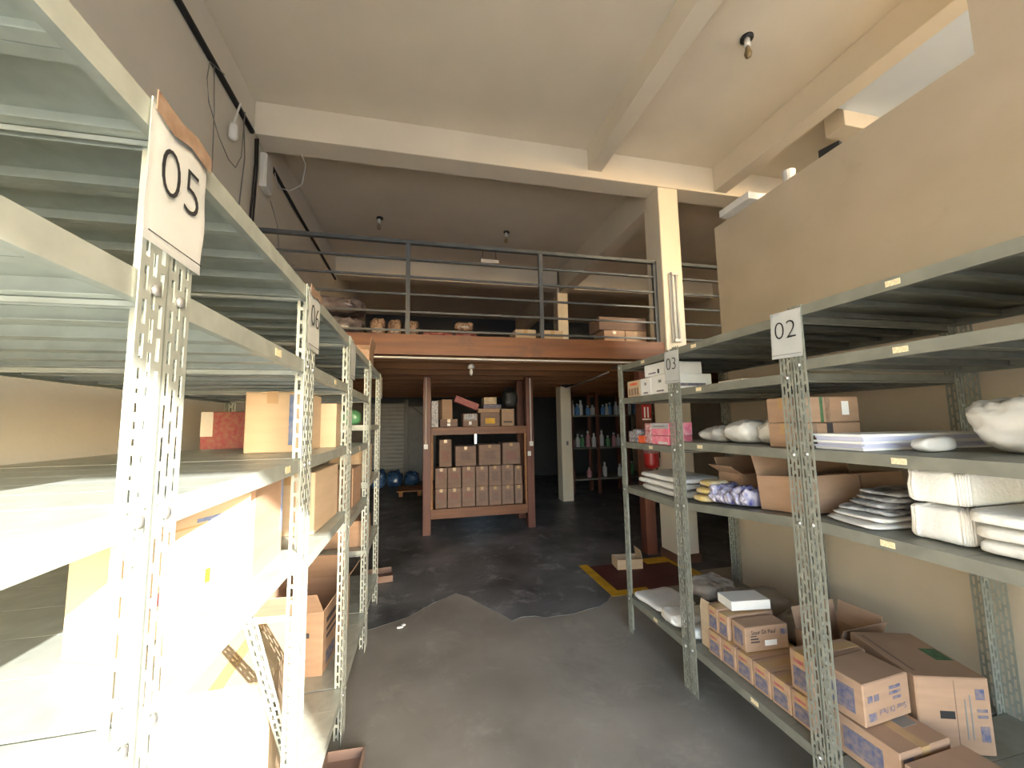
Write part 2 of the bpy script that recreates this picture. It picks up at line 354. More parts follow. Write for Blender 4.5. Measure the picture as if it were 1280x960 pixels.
def shelving(label, y0, y1, xf, side, depth, H, levels, mpost, mshelf, group, tags=(), npan=5):
    """side = -1: unit stands left of the aisle (front faces +x)"""
    u = empty('steel_shelving_unit', (xf, y0, 0), 0, label, 'shelving', group)
    L = y1-y0; g = 0.0001; xb = side*depth
    for px, sx in ((0, side), (xb, -side)):
        for py, sy in ((g, 1), (L-g, -1)):
            place('post', post_mesh(sx, sy, H, mpost), u, (px, py, 0))
    for i, lv in enumerate(levels):
        za, zb = lv if isinstance(lv, tuple) else (lv, lv)
        ln = L-0.012; x0 = side*0.004; x1 = xb-side*0.004
        a, c = sorted((x0, x0+side*0.002)); p, q = sorted((x1, x1-side*0.002))
        s = MB().box(a, -ln/2, -0.040, c, ln/2, 0.0).box(p, -ln/2, -0.040, q, ln/2, 0.0)
        a2, c2 = sorted((x0, x0+side*0.018)); p2, q2 = sorted((x1, x1-side*0.018))
        s.box(a2, -ln/2, -0.042, c2, ln/2, -0.040).box(p2, -ln/2, -0.042, q2, ln/2, -0.040)
        for e0 in (-ln/2, ln/2-0.002):
            e1, e2 = sorted((x0, x1)); s.box(e1, e0, -0.040, e2, e0+0.002, -0.032)
        so_ = s.build('shelf', mshelf, u, (0, L/2, (za+zb)/2), (math.atan2(zb-za, L), 0, 0))
        pw = ln/npan
        pm = panel_mesh(depth-0.013, pw-0.002, mshelf)
        for k in range(npan): place('panel', pm, so_, (xb/2, -ln/2+pw*(k+0.5), 0.0))
        for (lev, ty) in tags:
            if lev == i: place('price_tag', TAGM, so_, (x0-side*0.0003 if side > 0 else x0+0.0009, ty-L/2, -0.02))
        for py in (0.03, L-0.03):
            for dz in (-0.02,):
                place('bolt', BOLTM, u, (-side*0.0002, py, za+(zb-za)*py/L+dz), (0, -side*math.pi/2, 0))
    return u
XL, XR, DL, DR = -0.39, 1.55, 0.95, 1.00
GL, GR = 'steel shelving along the left wall', 'steel shelving along the right partition'
shelving('grey perforated steel shelving nearest the camera on the left, with sunlit decks', -0.10, 0.70, XL, -1, DL, 2.09, [2.085, 1.825, 1.49, 1.19, 0.25], 'steel', 'steel', GL)
shelving('left steel shelving just beyond the 05 sign, holding big open cartons in sunlight', 0.70, 1.50, XL, -1, DL, 2.09, [2.085, 1.825, 1.49, 1.19, 0.25], 'steel', 'steel', GL, ((1, 0.50), (2, 0.62)))
shelving('second left steel shelving beyond the 05 sign, with carton printed in magenta', 1.50, 2.32, XL, -1, DL, 2.09, [2.085, 1.82, 1.49, 1.14, 0.25], 'steel', 'steel', GL, ((1, 0.45),))
shelving('third left steel shelving beyond the 05 sign, open carton on its lowest deck', 2.32, 3.16, XL, -1, DL, 2.085, [2.08, 1.81, 1.47, 1.07, 0.25], 'steel', 'steel', GL, ((2, 0.4),))
shelving('last left steel shelving before the timber mezzanine', 3.16, 3.92, XL, -1, DL, 2.085, [2.08, 1.60, 1.17, 0.68, 0.25], 'steel', 'steel', GL)
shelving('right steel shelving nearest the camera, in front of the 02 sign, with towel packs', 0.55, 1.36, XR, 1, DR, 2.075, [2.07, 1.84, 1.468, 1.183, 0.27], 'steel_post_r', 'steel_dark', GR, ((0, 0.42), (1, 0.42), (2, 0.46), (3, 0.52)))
shelving('unseen empty right steel shelving by the street door, added to block daylight', -0.26, 0.55, XR, 1, DR, 2.075, [2.07, 1.84, 1.468, 1.183, 0.27], 'steel_post_r', 'steel_dark', GR)  # out-of-view bay added to block daylight reaching the right shelves
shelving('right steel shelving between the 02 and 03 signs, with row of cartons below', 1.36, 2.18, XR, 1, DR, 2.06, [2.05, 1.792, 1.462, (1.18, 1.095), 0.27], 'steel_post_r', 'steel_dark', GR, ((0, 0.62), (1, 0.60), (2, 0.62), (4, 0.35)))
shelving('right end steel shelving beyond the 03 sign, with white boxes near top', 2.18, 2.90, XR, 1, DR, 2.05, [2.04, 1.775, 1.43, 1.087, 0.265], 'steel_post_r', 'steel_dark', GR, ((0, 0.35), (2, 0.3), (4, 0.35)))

# number signs taped to the post tops
def sign(label, y, z, side, txt, w=0.148, hgt=0.205, tilt=0.0, torn=False):
    x = (XL+0.0095) if side < 0 else (XR-0.0095)
    s = empty('number_sign', (x, y, z), 0, label, 'sign')
    bm = bmesh.new(); nx, nz = 8, 10; g = []
    for j in range(nz+1):
        for i in range(nx+1):
            u = (i/nx-0.5)*w; v = -j/nz*hgt
            g.append(bm.verts.new((0.003*noise.noise(Vector((u*14, v*14, y*5))), u, v)))
    for j in range(nz):
        for i in range(nx):
            a = j*(nx+1)+i; bm.faces.new((g[a], g[a+1], g[a+nx+2], g[a+nx+1]))
    bmesh.ops.solidify(bm, geom=list(bm.faces), thickness=0.0008)
    me = bpy.data.meshes.new('sheet'); bm.to_mesh(me); bm.free(); me.materials.append(MATS['paper'])
    for p in me.polygons: p.use_smooth = True
    sheet = place('sheet', me, s, (0, 0, 0), (tilt, 0, 0))
    rot = (math.pi/2, 0, math.pi/2) if side < 0 else (math.pi/2, 0, -math.pi/2)
    if txt: place('numerals', text_mesh(txt, 0.112, 'ink', -0.0022, 0.0004), sheet, (-side*0.0038, 0, -hgt*0.42), rot)
    MB().box(-0.0006, -w*0.46, 0, 0.0006, w*0.46, 0.0012).build('printed_line', 'ink', sheet, (-side*0.0035, 0, -hgt*0.93))
    t = MB()
    pts = [(-w*0.5, -0.012), (-w*0.2, -0.02), (w*0.1, -0.008), (w*0.5, -0.015), (w*0.5, 0.012), (w*0.2, 0.02), (-w*0.1, 0.012), (-w*0.5, 0.018)]
    if torn: t.prism(pts, -0.0008, 0.0008); t.build('peeling_tape', 'tape_brown', s, (-side*0.006, 0, 0.0), (math.pi/2, 0, math.pi/2))
    return s
sign('white paper sign reading 05 on the nearest left post', 0.695, 2.07, -1, '05', tilt=0.0, torn=True)
sign('wrinkled paper sign on the second left post, seen at a sharp angle', 1.50, 2.07, -1, '06', torn=True)
sign('narrow-looking paper sign on the third left post', 2.32, 2.06, -1, '', torn=False)
sign('small paper sign on the far left post beside the mezzanine', 3.90, 2.05, -1, '', w=0.10)
sign('white paper sign reading 02 on the right post nearest the camera', 1.366, 2.063, 1, '02', tilt=0.04)
sign('white paper sign reading 03 on the right post near the column', 2.175, 2.035, 1, '03', tilt=0.03)
# loose steel angle leaning in the second left bay
br = MB()
flange(br, 'y', (1, 1), 0.05, 2, 0.93); flange(br, 'x', (1, 1), 0.04, 2, 0.93)
tag(br.build('steel_angle', 'steel', None, (-0.50, 1.79, 0.262), (R_(31), 0, 0)), 'loose perforated steel angle leaning diagonally under the open cartons', 'metal bar')

# ------------------------------------------------------------------ cartons
def face_frame(f, sx, sy, sz):
    return {'y-': (Vector((-sx/2, -sy/2, 0)), Vector((1, 0, 0)), Vector((0, 0, 1)), Vector((0, -1, 0)), sx, sz),
            'x-': (Vector((-sx/2, sy/2, 0)), Vector((0, -1, 0)), Vector((0, 0, 1)), Vector((-1, 0, 0)), sy, sz),
            'x+': (Vector((sx/2, -sy/2, 0)), Vector((0, 1, 0)), Vector((0, 0, 1)), Vector((1, 0, 0)), sy, sz),
            'z': (Vector((-sx/2, -sy/2, sz)), Vector((1, 0, 0)), Vector((0, 1, 0)), Vector((0, 0, 1)), sx, sy)}[f]
def carton(label, x0, x1, y0, y1, z, hgt, rz=0, m='carton', opened=None, tape=True, prints=(), texts=(), group=None, name='carton', tilt=0):
    """closed or open cardboard box standing on z; opened = four flap angles (-x, +x, -y, +y), None = no flap"""
    sx, sy = x1-x0, y1-y0
    c = empty(name, ((x0+x1)/2, (y0+y1)/2, z+0.0015), rz, label, 'box', group)
    if tilt: c.rotation_euler = (tilt, 0, rz)
    t = 0.004
    if opened is None:
        MB().box(-sx/2, -sy/2, 0, sx/2, sy/2, hgt).build('body', m, c, bevel=min(0.004, hgt*0.04))
        if tape:
            if sx > sy: MB().box(-sx/2-0.0006, -0.022, hgt-0.05, sx/2+0.0006, 0.022, hgt+0.0006).build('tape', 'tape', c)
            else: MB().box(-0.022, -sy/2-0.0006, hgt-0.05, 0.022, sy/2+0.0006, hgt+0.0006).build('tape', 'tape', c)
    else:
        w = MB(); w.box(-sx/2, -sy/2, 0, sx/2, sy/2, t)
        w.box(-sx/2, -sy/2, t, -sx/2+t, sy/2, hgt); w.box(sx/2-t, -sy/2, t, sx/2, sy/2, hgt)
        w.box(-sx/2+t, -sy/2, t, sx/2-t, -sy/2+t, hgt); w.box(-sx/2+t, sy/2-t, t, sx/2-t, sy/2, hgt)
        w.build('body', m, c)
        fl = min(sx, sy)*0.48
        for ang, kind in zip(opened, ('-x', '+x', '-y', '+y')):
            if ang is None: continue
            a = R_(ang)          # 0 = straight up, positive = folded outward
            if kind == '-x': MB().box(-t/2, -sy/2+0.002, 0, t/2, sy/2-0.002, fl).build('flap', m, c, (-sx/2+t/2, 0, hgt), (0, -a, 0))
            if kind == '+x': MB().box(-t/2, -sy/2+0.002, 0, t/2, sy/2-0.002, fl).build('flap', m, c, (sx/2-t/2, 0, hgt), (0, a, 0))
            if kind == '-y': MB().box(-sx/2+0.002, -t/2, 0, sx/2-0.002, t/2, fl).build('flap', m, c, (0, -sy/2+t/2, hgt), (a, 0, 0))
            if kind == '+y': MB().box(-sx/2+0.002, -t/2, 0, sx/2-0.002, t/2, fl).build('flap', m, c, (0, sy/2-t/2, hgt), (-a, 0, 0))
    for (f, u0, v0, u1, v1, pm) in prints:
        o, U, V, N, lu, lv = face_frame(f, sx, sy, hgt)
        ctr = o + U*lu*(u0+u1)/2 + V*lv*(v0+v1)/2
        M = Matrix((U, V, N)).transposed().to_4x4(); M.translation = ctr
        nm = 'sticker' if pm in ('paper', 'white_box') else ('tape' if 'tape' in pm else 'print')
        MB().obox(M, lu*(u1-u0), lv*(v1-v0), 0.0016).build(nm, pm, c)
    for (f, s, u, v, size, pm, rr) in texts:
        o, U, V, N, lu, lv = face_frame(f, sx, sy, hgt)
        M = Matrix((U, V, N)).transposed().to_4x4() @ Matrix.Rotation(R_(rr), 4, 'Z'); M.translation = o + U*lu*u + V*lv*v + N*0.0004
        t_ = place('lettering', text_mesh(s, size, pm, 0.0, 0.0006), c); t_.matrix_local = M
    return c

# --- left shelves
carton('pale carton with magenta print on the second left bay, just under the upper deck', -0.71, -0.50, 1.83, 2.12, 1.49, 0.255, R_(-4), 'carton_pale',
       prints=(('y-', 0.82, 0.12, 0.95, 0.95, 'sky_blue_print'), ('x+', 0.12, 0.06, 0.34, 0.92, 'red_print')))
carton('pale open carton behind the magenta printed carton', -0.66, -0.43, 2.14, 2.29, 1.49, 0.22, R_(3), 'carton_pale', opened=(None, None, None, None))
carton('red and white box at the back of the second left bay, against the wall', -1.25, -1.0, 2.62, 2.85, 1.47, 0.22, 0, 'red_print', tape=False, prints=(('y-', 0.0, 0.35, 0.25, 1.0, 'white_box'),), group=None)
carton('sunlit carton with blue letters right beside the 05 post', -0.573, -0.473, 0.87, 1.17, 1.19, 0.245, R_(-22), 'carton_pale', tape=False,
       prints=(('x+', 0.0, 0.80, 1.0, 0.815, 'tape'), ('x+', 0.60, 0.28, 0.64, 0.40, 'floor_yellow'), ('x+', 0.22, 0.26, 0.28, 0.36, 'red_print')),
       texts=(('x+', 'FRI', 0.60, 0.66, 0.085, 'sky_blue_print', -90),))
carton('open peach carton with side flap folded out, under the upper left deck', -0.78, -0.45, 1.245, 1.465, 1.19, 0.235, 0, 'carton', opened=(None, -86, None, None),
       prints=(('x+', 0.93, 0.3, 1.0, 1.0, 'sky_blue_print'),))
carton('tall sunlit carton on the lowest deck behind the second left post', -0.86, -0.53, 1.62, 2.08, 0.25, 0.46, R_(3), 'carton_pale', prints=(('y-', 0.1, 0.3, 0.5, 0.4, 'red_print'),))
carton('pale carton on the fourth deck of the second left bay', -0.66, -0.44, 1.86, 2.26, 1.14, 0.26, R_(-2), 'carton_pale')
carton('carton with red print on the fourth deck of the third left bay', -0.68, -0.43, 2.44, 2.70, 1.07, 0.28, R_(2), 'carton', prints=(('x+', 0.3, 0.2, 0.7, 0.5, 'red_print'),))
carton('smaller carton behind the red printed one in the third left bay', -0.64, -0.43, 2.76, 3.02, 1.07, 0.25, R_(-3), 'carton')
carton('long carton standing low in the last left bay', -0.72, -0.42, 3.26, 3.56, 0.68, 0.19, 0, 'carton')
carton('carton stacked near the front of the last left bay, under the middle deck', -0.70, -0.43, 3.28, 3.66, 1.17, 0.26, 0, 'carton_pale')
carton('open carton with printed text and raised flaps on the lowest left deck', -0.86, -0.50, 2.46, 2.98, 0.25, 0.33, R_(-5), 'carton', opened=(15, 35, 40, -20),
       prints=(('x+', 0.1, 0.75, 0.75, 0.83, 'dark_print'), ('x+', 0.1, 0.62, 0.6, 0.67, 'dark_print'), ('x+', 0.1, 0.50, 0.68, 0.55, 'dark_print'), ('x+', 0.1, 0.08, 0.42, 0.3, 'blue_print'),
               ('y-', 0.2, 0.6, 0.8, 0.68, 'dark_print')))
carton('small open carton on top of the last left shelving', -0.62, -0.41, 3.22, 3.50, 2.08, 0.11, 0, 'carton', opened=(30, 10, None, 20))
carton('flat brown tray lying on the floor beyond the left shelving', -0.62, -0.30, 4.34, 4.60, 0.003, 0.06, R_(6), 'carton_dark', opened=(None, None, None, None), name='cardboard_tray')
carton('brown carton on the floor at the lower left, under the deck', -0.44, -0.27, 1.98, 2.18, 0.0, 0.05, R_(-3), 'carton_dark', opened=(None, None, None, None), name='cardboard_tray')
pillow('green_bag', 'small green bag on the middle deck of the last left bay', 'bag', (-0.55, 3.30, 1.602), (0.16, 0.14, 0.12), m='bottle_green', seed=3)
g = empty('glass_tray', (-0.72, 0.42, 1.192), R_(12), 'green glass tray on the nearest left deck', 'tray')
MB().box(-0.16, -0.12, 0, 0.16, 0.12, 0.008).build('base', 'glass_green', g, bevel=0.003)
for s in (-1, 1): MB().box(s*0.16-0.004, -0.12, 0.008, s*0.16+0.004, 0.12, 0.03).build('rim', 'glass_green', g); MB().box(-0.156, s*0.12-0.004, 0.008, 0.156, s*0.12+0.004, 0.03).build('rim', 'glass_green', g)

# --- right shelves, end bay (beyond the 03 sign)
carton('orange printed carton at the end of the second right deck', 1.575, 1.86, 2.62, 2.80, 1.775, 0.125, 0, 'carton_pale', tape=False,
       prints=(('x-', 0.22, 0.72, 0.8, 0.86, 'orange_pack'), ('x-', 0.1, 0.12, 0.26, 0.55, 'tape_brown'), ('x-', 0.32, 0.12, 0.48, 0.55, 'tape_brown'), ('x-', 0.54, 0.12, 0.70, 0.55, 'tape_brown'), ('x-', 0.76, 0.12, 0.9, 0.55, 'tape_brown')))
WB = 'white boxes on the second right deck'
pr = (('x-', 0.3, 0.12, 0.7, 0.2, 'blue_print'), ('x-', 0.42, 0.6, 0.58, 0.75, 'cable_grey'), ('y-', 0.1, 0.35, 0.85, 0.5, 'blue_print'))
carton('white box next to the orange carton, lower row', 1.575, 1.88, 2.475, 2.612, 1.775, 0.125, 0, 'white_box', tape=False, prints=pr, group=WB)
carton('white box behind the 03 sign, lower row', 1.575, 1.90, 2.262, 2.468, 1.775, 0.128, 0, 'white_box', tape=False, prints=pr, group=WB)
carton('white box stacked on top of the two lower white boxes', 1.58, 1.86, 2.30, 2.555, 1.905, 0.086, R_(1), 'white_box', tape=False,
       prints=(('x-', 0.2, 0.2, 0.55, 0.3, 'blue_print'), ('x-', 0.62, 0.15, 0.7, 0.5, 'ink'), ('y-', 0.15, 0.2, 0.3, 0.5, 'blue_print')), group=WB)
PK = 'small coloured packs on the third right deck'
for i, (ya, yb, m_, hh, la) in enumerate(((2.76, 2.82, 'navy_pack', 0.085, 'small navy speckled pack at the far end of the third right deck'), (2.69, 2.755, 'navy_pack', 0.10, 'dark speckled pack beside the orange pack'),
        (2.60, 2.685, 'orange_pack', 0.055, 'bright orange pack on the third right deck'), (2.515, 2.59, 'redcheck_pack', 0.145, 'tall dark red checked pack next to the pink packs'))):
    carton(la, 1.58, 1.74, ya, yb, 1.430, hh, 0, m_, tape=False, group=PK, name='pack')
carton('pink and red pack at the bottom of the pair near the 03 post', 1.58, 1.76, 2.31, 2.505, 1.430, 0.06, 0, 'pink_pack', tape=False, group=PK, name='pack', prints=(('x-', 0.4, 0.1, 0.95, 0.35, 'white_box'),))
carton('pink pack with silver top stacked near the 03 post', 1.58, 1.76, 2.305, 2.505, 1.4925, 0.085, 0, 'pink_pack', tape=False, group=PK, name='pack', prints=(('x-', 0.0, 0.55, 1.0, 0.98, 'silver_pack'), ('x-', 0.1, 0.7, 0.8, 0.76, 'red_print')))
WG = 'white bags on the fourth right deck'
for k, (s, la) in enumerate(((0.0, 'lowest folded white bag in the pile beside the 03 post'), (0.02, 'middle folded white bag in the pile beside the 03 post'), (-0.01, 'top folded white bag in the pile beside the 03 post'))):
    pillow('folded_bag', la, 'bag', (1.76, 2.50+s, 1.089+k*0.047), (0.32, 0.52, 0.046), R_(2*k-2), WG, m='plastic_white', seed=10+k, amp=0.10, e=0.3, ez=0.45)
LB = 'bags on the lowest right deck'
pillow('flat_bag', 'flat grey white bag at the far end of the lowest right deck', 'bag', (1.74, 2.70, 0.267), (0.34, 0.32, 0.05), R_(6), LB, m='plastic_white', seed=21, e=0.4)
pillow('flat_bag', 'crumpled white bag overhanging the front of the lowest right deck', 'bag', (1.72, 2.41, 0.267), (0.32, 0.20, 0.08), R_(-10), LB, m='plastic_white', seed=22, e=0.45, amp=0.16)
pillow('flat_bag', 'white bag leaning at the back of the lowest right deck', 'bag', (2.14, 2.70, 0.267), (0.36, 0.24, 0.14), R_(15), LB, m='plastic_clear', seed=23, e=0.5, amp=0.18)
pillow('flat_bag', 'small white bag beside the foot of the 03 post', 'bag', (1.70, 2.235, 0.267), (0.22, 0.08, 0.08), R_(5), LB, m='plastic_white', seed=24, e=0.5, amp=0.18)
pillow('grey_sack', 'long greyish sack at the back of the lowest right deck', 'bag', (2.24, 2.38, 0.267), (0.40, 0.30, 0.16), R_(-15), LB, m='plastic_sack', seed=25, e=0.5, amp=0.16)
pillow('grey_sack', 'greyish sack near the partition on the lowest right deck', 'bag', (2.25, 2.04, 0.272), (0.36, 0.2, 0.17), R_(5), LB, m='plastic_sack', seed=26, e=0.5, amp=0.16)

# --- right shelves, middle bay
MBAG = 'plastic bags on the third right deck'
pillow('clear_bag', 'greyish clear plastic bag beside the 03 post', 'bag', (1.78, 2.04, 1.464), (0.26, 0.20, 0.10), R_(0), MBAG, m='plastic_clear', seed=31, amp=0.2)
pillow('white_bag', 'larger white plastic bag in the middle of the third right deck', 'bag', (1.78, 1.84, 1.464), (0.26, 0.19, 0.13), 0, MBAG, m='plastic_white', seed=32, amp=0.18)
pillow('white_bag', 'white plastic bag against the two stacked cartons', 'bag', (1.79, 1.66, 1.464), (0.24, 0.155, 0.135), 0, MBAG, m='plastic_white', seed=33, amp=0.18)
carton('lower of two brown cartons stacked behind the 02 post', 1.62, 1.955, 1.405, 1.575, 1.462, 0.110, 0, 'carton', prints=(('y-', 0.18, 0, 0.25, 1, 'tape_brown'), ('y-', 0.42, 0, 0.52, 1, 'dark_print')))
carton('upper of two brown cartons behind the 02 post, with white label', 1.62, 1.955, 1.405, 1.575, 1.575, 0.115, 0, 'carton', prints=(('y-', 0.33, 0, 0.38, 1, 'green_print'), ('y-', 0.42, 0, 0.5, 1, 'tape_brown'), ('y-', 0.70, 0.28, 0.82, 0.82, 'paper')))
carton('open carton beside the 03 post on the fourth right deck, holding yellow bags', 1.80, 2.20, 1.96, 2.14, 1.118, 0.16, R_(2), 'carton', opened=(60, 30, None, 25))
YG = 'yellow and white bags spilling from the open carton'
pillow('yellow_bag', 'lowest yellow and white bag beside the 03 post', 'bag', (1.655, 2.06, 1.118), (0.16, 0.12, 0.04), R_(0), YG, m='yellow_bag', seed=41, nu=20, nv=10)
pillow('yellow_bag', 'middle yellow and white bag beside the 03 post', 'bag', (1.675, 2.055, 1.160), (0.16, 0.12, 0.04), R_(0), YG, m='yellow_bag', seed=42, nu=20, nv=10)
pillow('yellow_bag', 'top yellow bag tucked under the carton flap', 'bag', (1.69, 2.05, 1.202), (0.14, 0.12, 0.04), R_(0), YG, m='yellow_bag', seed=43, nu=20, nv=10)
BG = 'blue and white packets on the fourth right deck'
for k in range(5):
    pillow('snack_packet', '%s blue and white packet between the two open cartons' % ('leftmost', 'second', 'middle', 'fourth', 'rightmost')[k], 'bag', (1.68, 1.955-0.056*k, 1.128+0.006*k), (0.20, 0.054, 0.115-0.008*((k*2) % 5)), 0, BG, m='blue_bag', seed=50+k, amp=0.3, freq=16, e=0.4)
pillow('mauve_packet', 'dull mauve packet lying behind the blue packets', 'bag', (1.92, 1.80, 1.155), (0.22, 0.22, 0.10), 0, BG, m='red_wrap', seed=57, nu=20, nv=10)
carton('wide open carton behind the 02 post on the fourth right deck', 1.63, 2.22, 1.42, 1.66, 1.166, 0.16, 0, 'carton', opened=(None, None, None, 10), tilt=math.atan2(-0.085, 0.82), prints=(('y-', 0.55, 0.45, 0.57, 0.95, 'carton_dark'),))

# --- right shelves, nearest bay
ps = empty('paper_stack', (1.94, 1.24, 1.470), R_(-3), 'stack of white and lilac papers on the third right deck', 'papers')
for k in range(7):
    a = random.uniform(-0.012, 0.012)
    MB().box(-0.32+a, -0.10+a, 0, 0.31+a*2, 0.09, 0.0085).build('paper_bundle', 'paper_lilac' if k % 3 else 'paper', ps, (0, 0, k*0.0088), (0, 0, a*2))
pillow('white_sack', 'bulky white plastic bag at the right end of the third deck', 'bag', (2.0, 0.84, 1.470), (0.44, 0.34, 0.215), R_(12), None, m='plastic_white', seed=61, amp=0.22, freq=6)
pillow('bag_corner', 'white bag corner poking out along the third right deck', 'bag', (1.80, 1.055, 1.470), (0.22, 0.06, 0.055), R_(8), None, m='plastic_white', seed=62, amp=0.12)
NB = 'clear wrapped printed bags in front of the 02 post'
for k in range(6):
    pillow('wrapped_bag', '%s clear wrapped bag in the pile right of the 02 post' % ('lowest', 'second lowest', 'third', 'fourth', 'second highest', 'topmost')[k], 'bag', (1.82+0.02*k, 1.225+0.008*(k % 3), 1.185+k*0.0205), (0.44-0.02*k, 0.24-0.015*k, 0.020), R_(-6+5*(k % 3)), NB,
           m='news_bag' if k > 1 else 'plastic_white', seed=70+k, amp=0.22, freq=10, e=0.35, ez=0.5, nu=36, nv=12)
TW = 'white towel packs on the fourth right deck'
for k, la in enumerate(('lower white towel pack in the tall pair', 'upper white towel pack in the tall pair')):
    t_ = pillow('towel_pack', la+' on the right', 'towel', (1.80, 0.985, 1.185+k*0.121), (0.31, 0.16, 0.120), 0, TW, m='white_towel', seed=80+k, amp=0.05, freq=12, e=0.16, ez=0.22, folds=30, nu=120, nv=20)
for k, la in enumerate(('lowest', 'middle', 'top')):
    pillow('folded_towel', la+' of three folded white towels at the right edge', 'towel', (1.88-0.02*k, 0.735, 1.185+k*0.0455), (0.50, 0.32, 0.045), 0, TW, m='white_towel', seed=90+k, amp=0.06, e=0.22, ez=0.4)

# --- lowest right deck: row of small cartons
SM = 'small brown cartons with blue print on the lowest right deck'
pb = (('x-', 0.15, 0.12, 0.85, 0.62, 'blue_print'), ('x-', 0.2, 0.72, 0.7, 0.82, 'red_print'))
carton('open pale carton at the left end of the small carton row', 1.63, 1.93, 2.092, 2.165, 0.272, 0.225, 0, 'carton_pale', opened=(-12, None, None, None))
ys = [2.085, 1.98, 1.875, 1.77, 1.665, 1.56, 1.455]
nm_ = ('first', 'second', 'third', 'fourth', 'fifth', 'sixth')
for k in range(6):
    carton('%s carton from the left in the lower row of the lowest right deck' % nm_[k], 1.61, 1.92, ys[k+1]+0.004, ys[k], 0.272, 0.125, 0, 'carton', prints=pb, group=SM)
carton('upper small carton next to the open pale carton', 1.62, 1.92, 2.008, 2.086, 0.400, 0.130, 0, 'carton', prints=pb, group=SM)
carton('second upper small carton, half hidden behind the lettered one', 1.62, 1.92, 1.932, 2.004, 0.400, 0.125, 0, 'carton', prints=pb, group=SM)
carton('upper small carton with white sticker and dark lettering facing the camera', 1.63, 1.88, 1.812, 1.912, 0.400, 0.122, R_(-4), 'carton', tape=False,
       prints=(('y-', 0.44, 0.20, 0.72, 0.42, 'paper'), ('y-', 0.82, 0.6, 0.97, 0.82, 'blue_print'), ('y-', 0.12, 0.60, 0.26, 0.64, 'dark_print'), ('y-', 0.12, 0.48, 0.30, 0.53, 'dark_print'), ('y-', 0.12, 0.36, 0.32, 0.41, 'dark_print'), ('x-', 0.2, 0.2, 0.8, 0.8, 'blue_print')),
       texts=(('y-', 'Sour Di Paul', 0.42, 0.76, 0.028, 'dark_print', 0),))
carton('white flat box on top of the upper small cartons', 1.69, 1.92, 1.95, 2.08, 0.5335, 0.05, R_(-8), 'white_box', tape=False, name='flat_box')
carton('upper small carton half hidden by the 02 post', 1.62, 1.93, 1.462, 1.56, 0.400, 0.165, 0, 'carton', prints=pb, group=SM)
carton('lettered carton printed upside down, right of the 02 post', 1.645, 1.905, 1.285, 1.45, 0.415, 0.155, R_(4), 'carton', tape=False,
       prints=(('y-', 0.08, 0.12, 0.24, 0.30, 'blue_print'), ('y-', 0.55, 0.72, 0.80, 0.80, 'blue_print'), ('y-', 0.55, 0.60, 0.80, 0.67, 'blue_print'), ('y-', 0.62, 0.47, 0.80, 0.54, 'blue_print'), ('y-', 0.08, 0.55, 0.18, 0.7, 'blue_print'), ('y-', 0.22, 0.55, 0.32, 0.7, 'blue_print'), ('x-', 0.2, 0.2, 0.8, 0.8, 'blue_print'), ('x-', 0.05, 0.62, 0.4, 0.78, 'paper')),
       texts=(('y-', 'Sour Di Paul', 0.60, 0.27, 0.030, 'blue_print', 180),))
carton('bottom carton directly under the upside down lettered one', 1.64, 1.90, 1.17, 1.445, 0.272, 0.138, R_(2), 'carton', prints=(('x-', 0.3, 0.2, 0.8, 0.8, 'blue_print'), ('z', 0.6, 0.3, 0.9, 0.6, 'cable_grey'), ('y-', 0.05, 0.3, 0.25, 0.85, 'blue_print')))
carton('bottom carton nearest the camera on the lowest right deck', 1.64, 1.94, 0.86, 1.155, 0.272, 0.125, R_(2), 'carton')
carton('large leaning carton with green print beside the partition', 1.975, 2.245, 1.235, 1.575, 0.272, 0.285, R_(-18), 'carton', tape=False,
       prints=(('z', 0.70, 0.35, 0.95, 0.60, 'green_print'), ('z', 0.1, 0.1, 0.14, 0.9, 'carton_dark'), ('y-', 0.30, 0.46, 0.50, 0.56, 'ink'), ('y-', 0.52, 0.02, 0.53, 0.96, 'carton_dark'), ('y-', 0.80, 0.72, 0.92, 0.86, 'blue_print'), ('y-', 0.80, 0.56, 0.94, 0.60, 'blue_print'),
               ('y-', 0.80, 0.48, 0.94, 0.52, 'blue_print'), ('y-', 0.82, 0.18, 0.94, 0.38, 'blue_print'), ('y-', 0.64, 0.2, 0.66, 0.72, 'cable_grey'), ('y-', 0.71, 0.2, 0.73, 0.78, 'cable_grey')))
carton('open empty carton standing behind the lettered cartons', 2.02, 2.34, 1.68, 1.90, 0.272, 0.17, R_(4), 'carton', opened=(None, 15, 20, 8))
pillow('dark_red_bag', 'dark red bag wedged between the open carton and the leaning carton', 'bag', (1.95, 1.52, 0.43), (0.08, 0.16, 0.07), 0, None, m='red_wrap', seed=99, nu=20, nv=10)
bpy.data.objects['dark_red_bag'].location = (2.12, 1.78, 0.279)
tag(MB().box(-0.28, -0.10, 0, 0.28, 0.10, 0.04).build('cream_board', 'cream', None, (2.10, 2.0, 1.794), (0, 0, R_(-4))), 'cream board lying at the back of the second right deck', 'board')

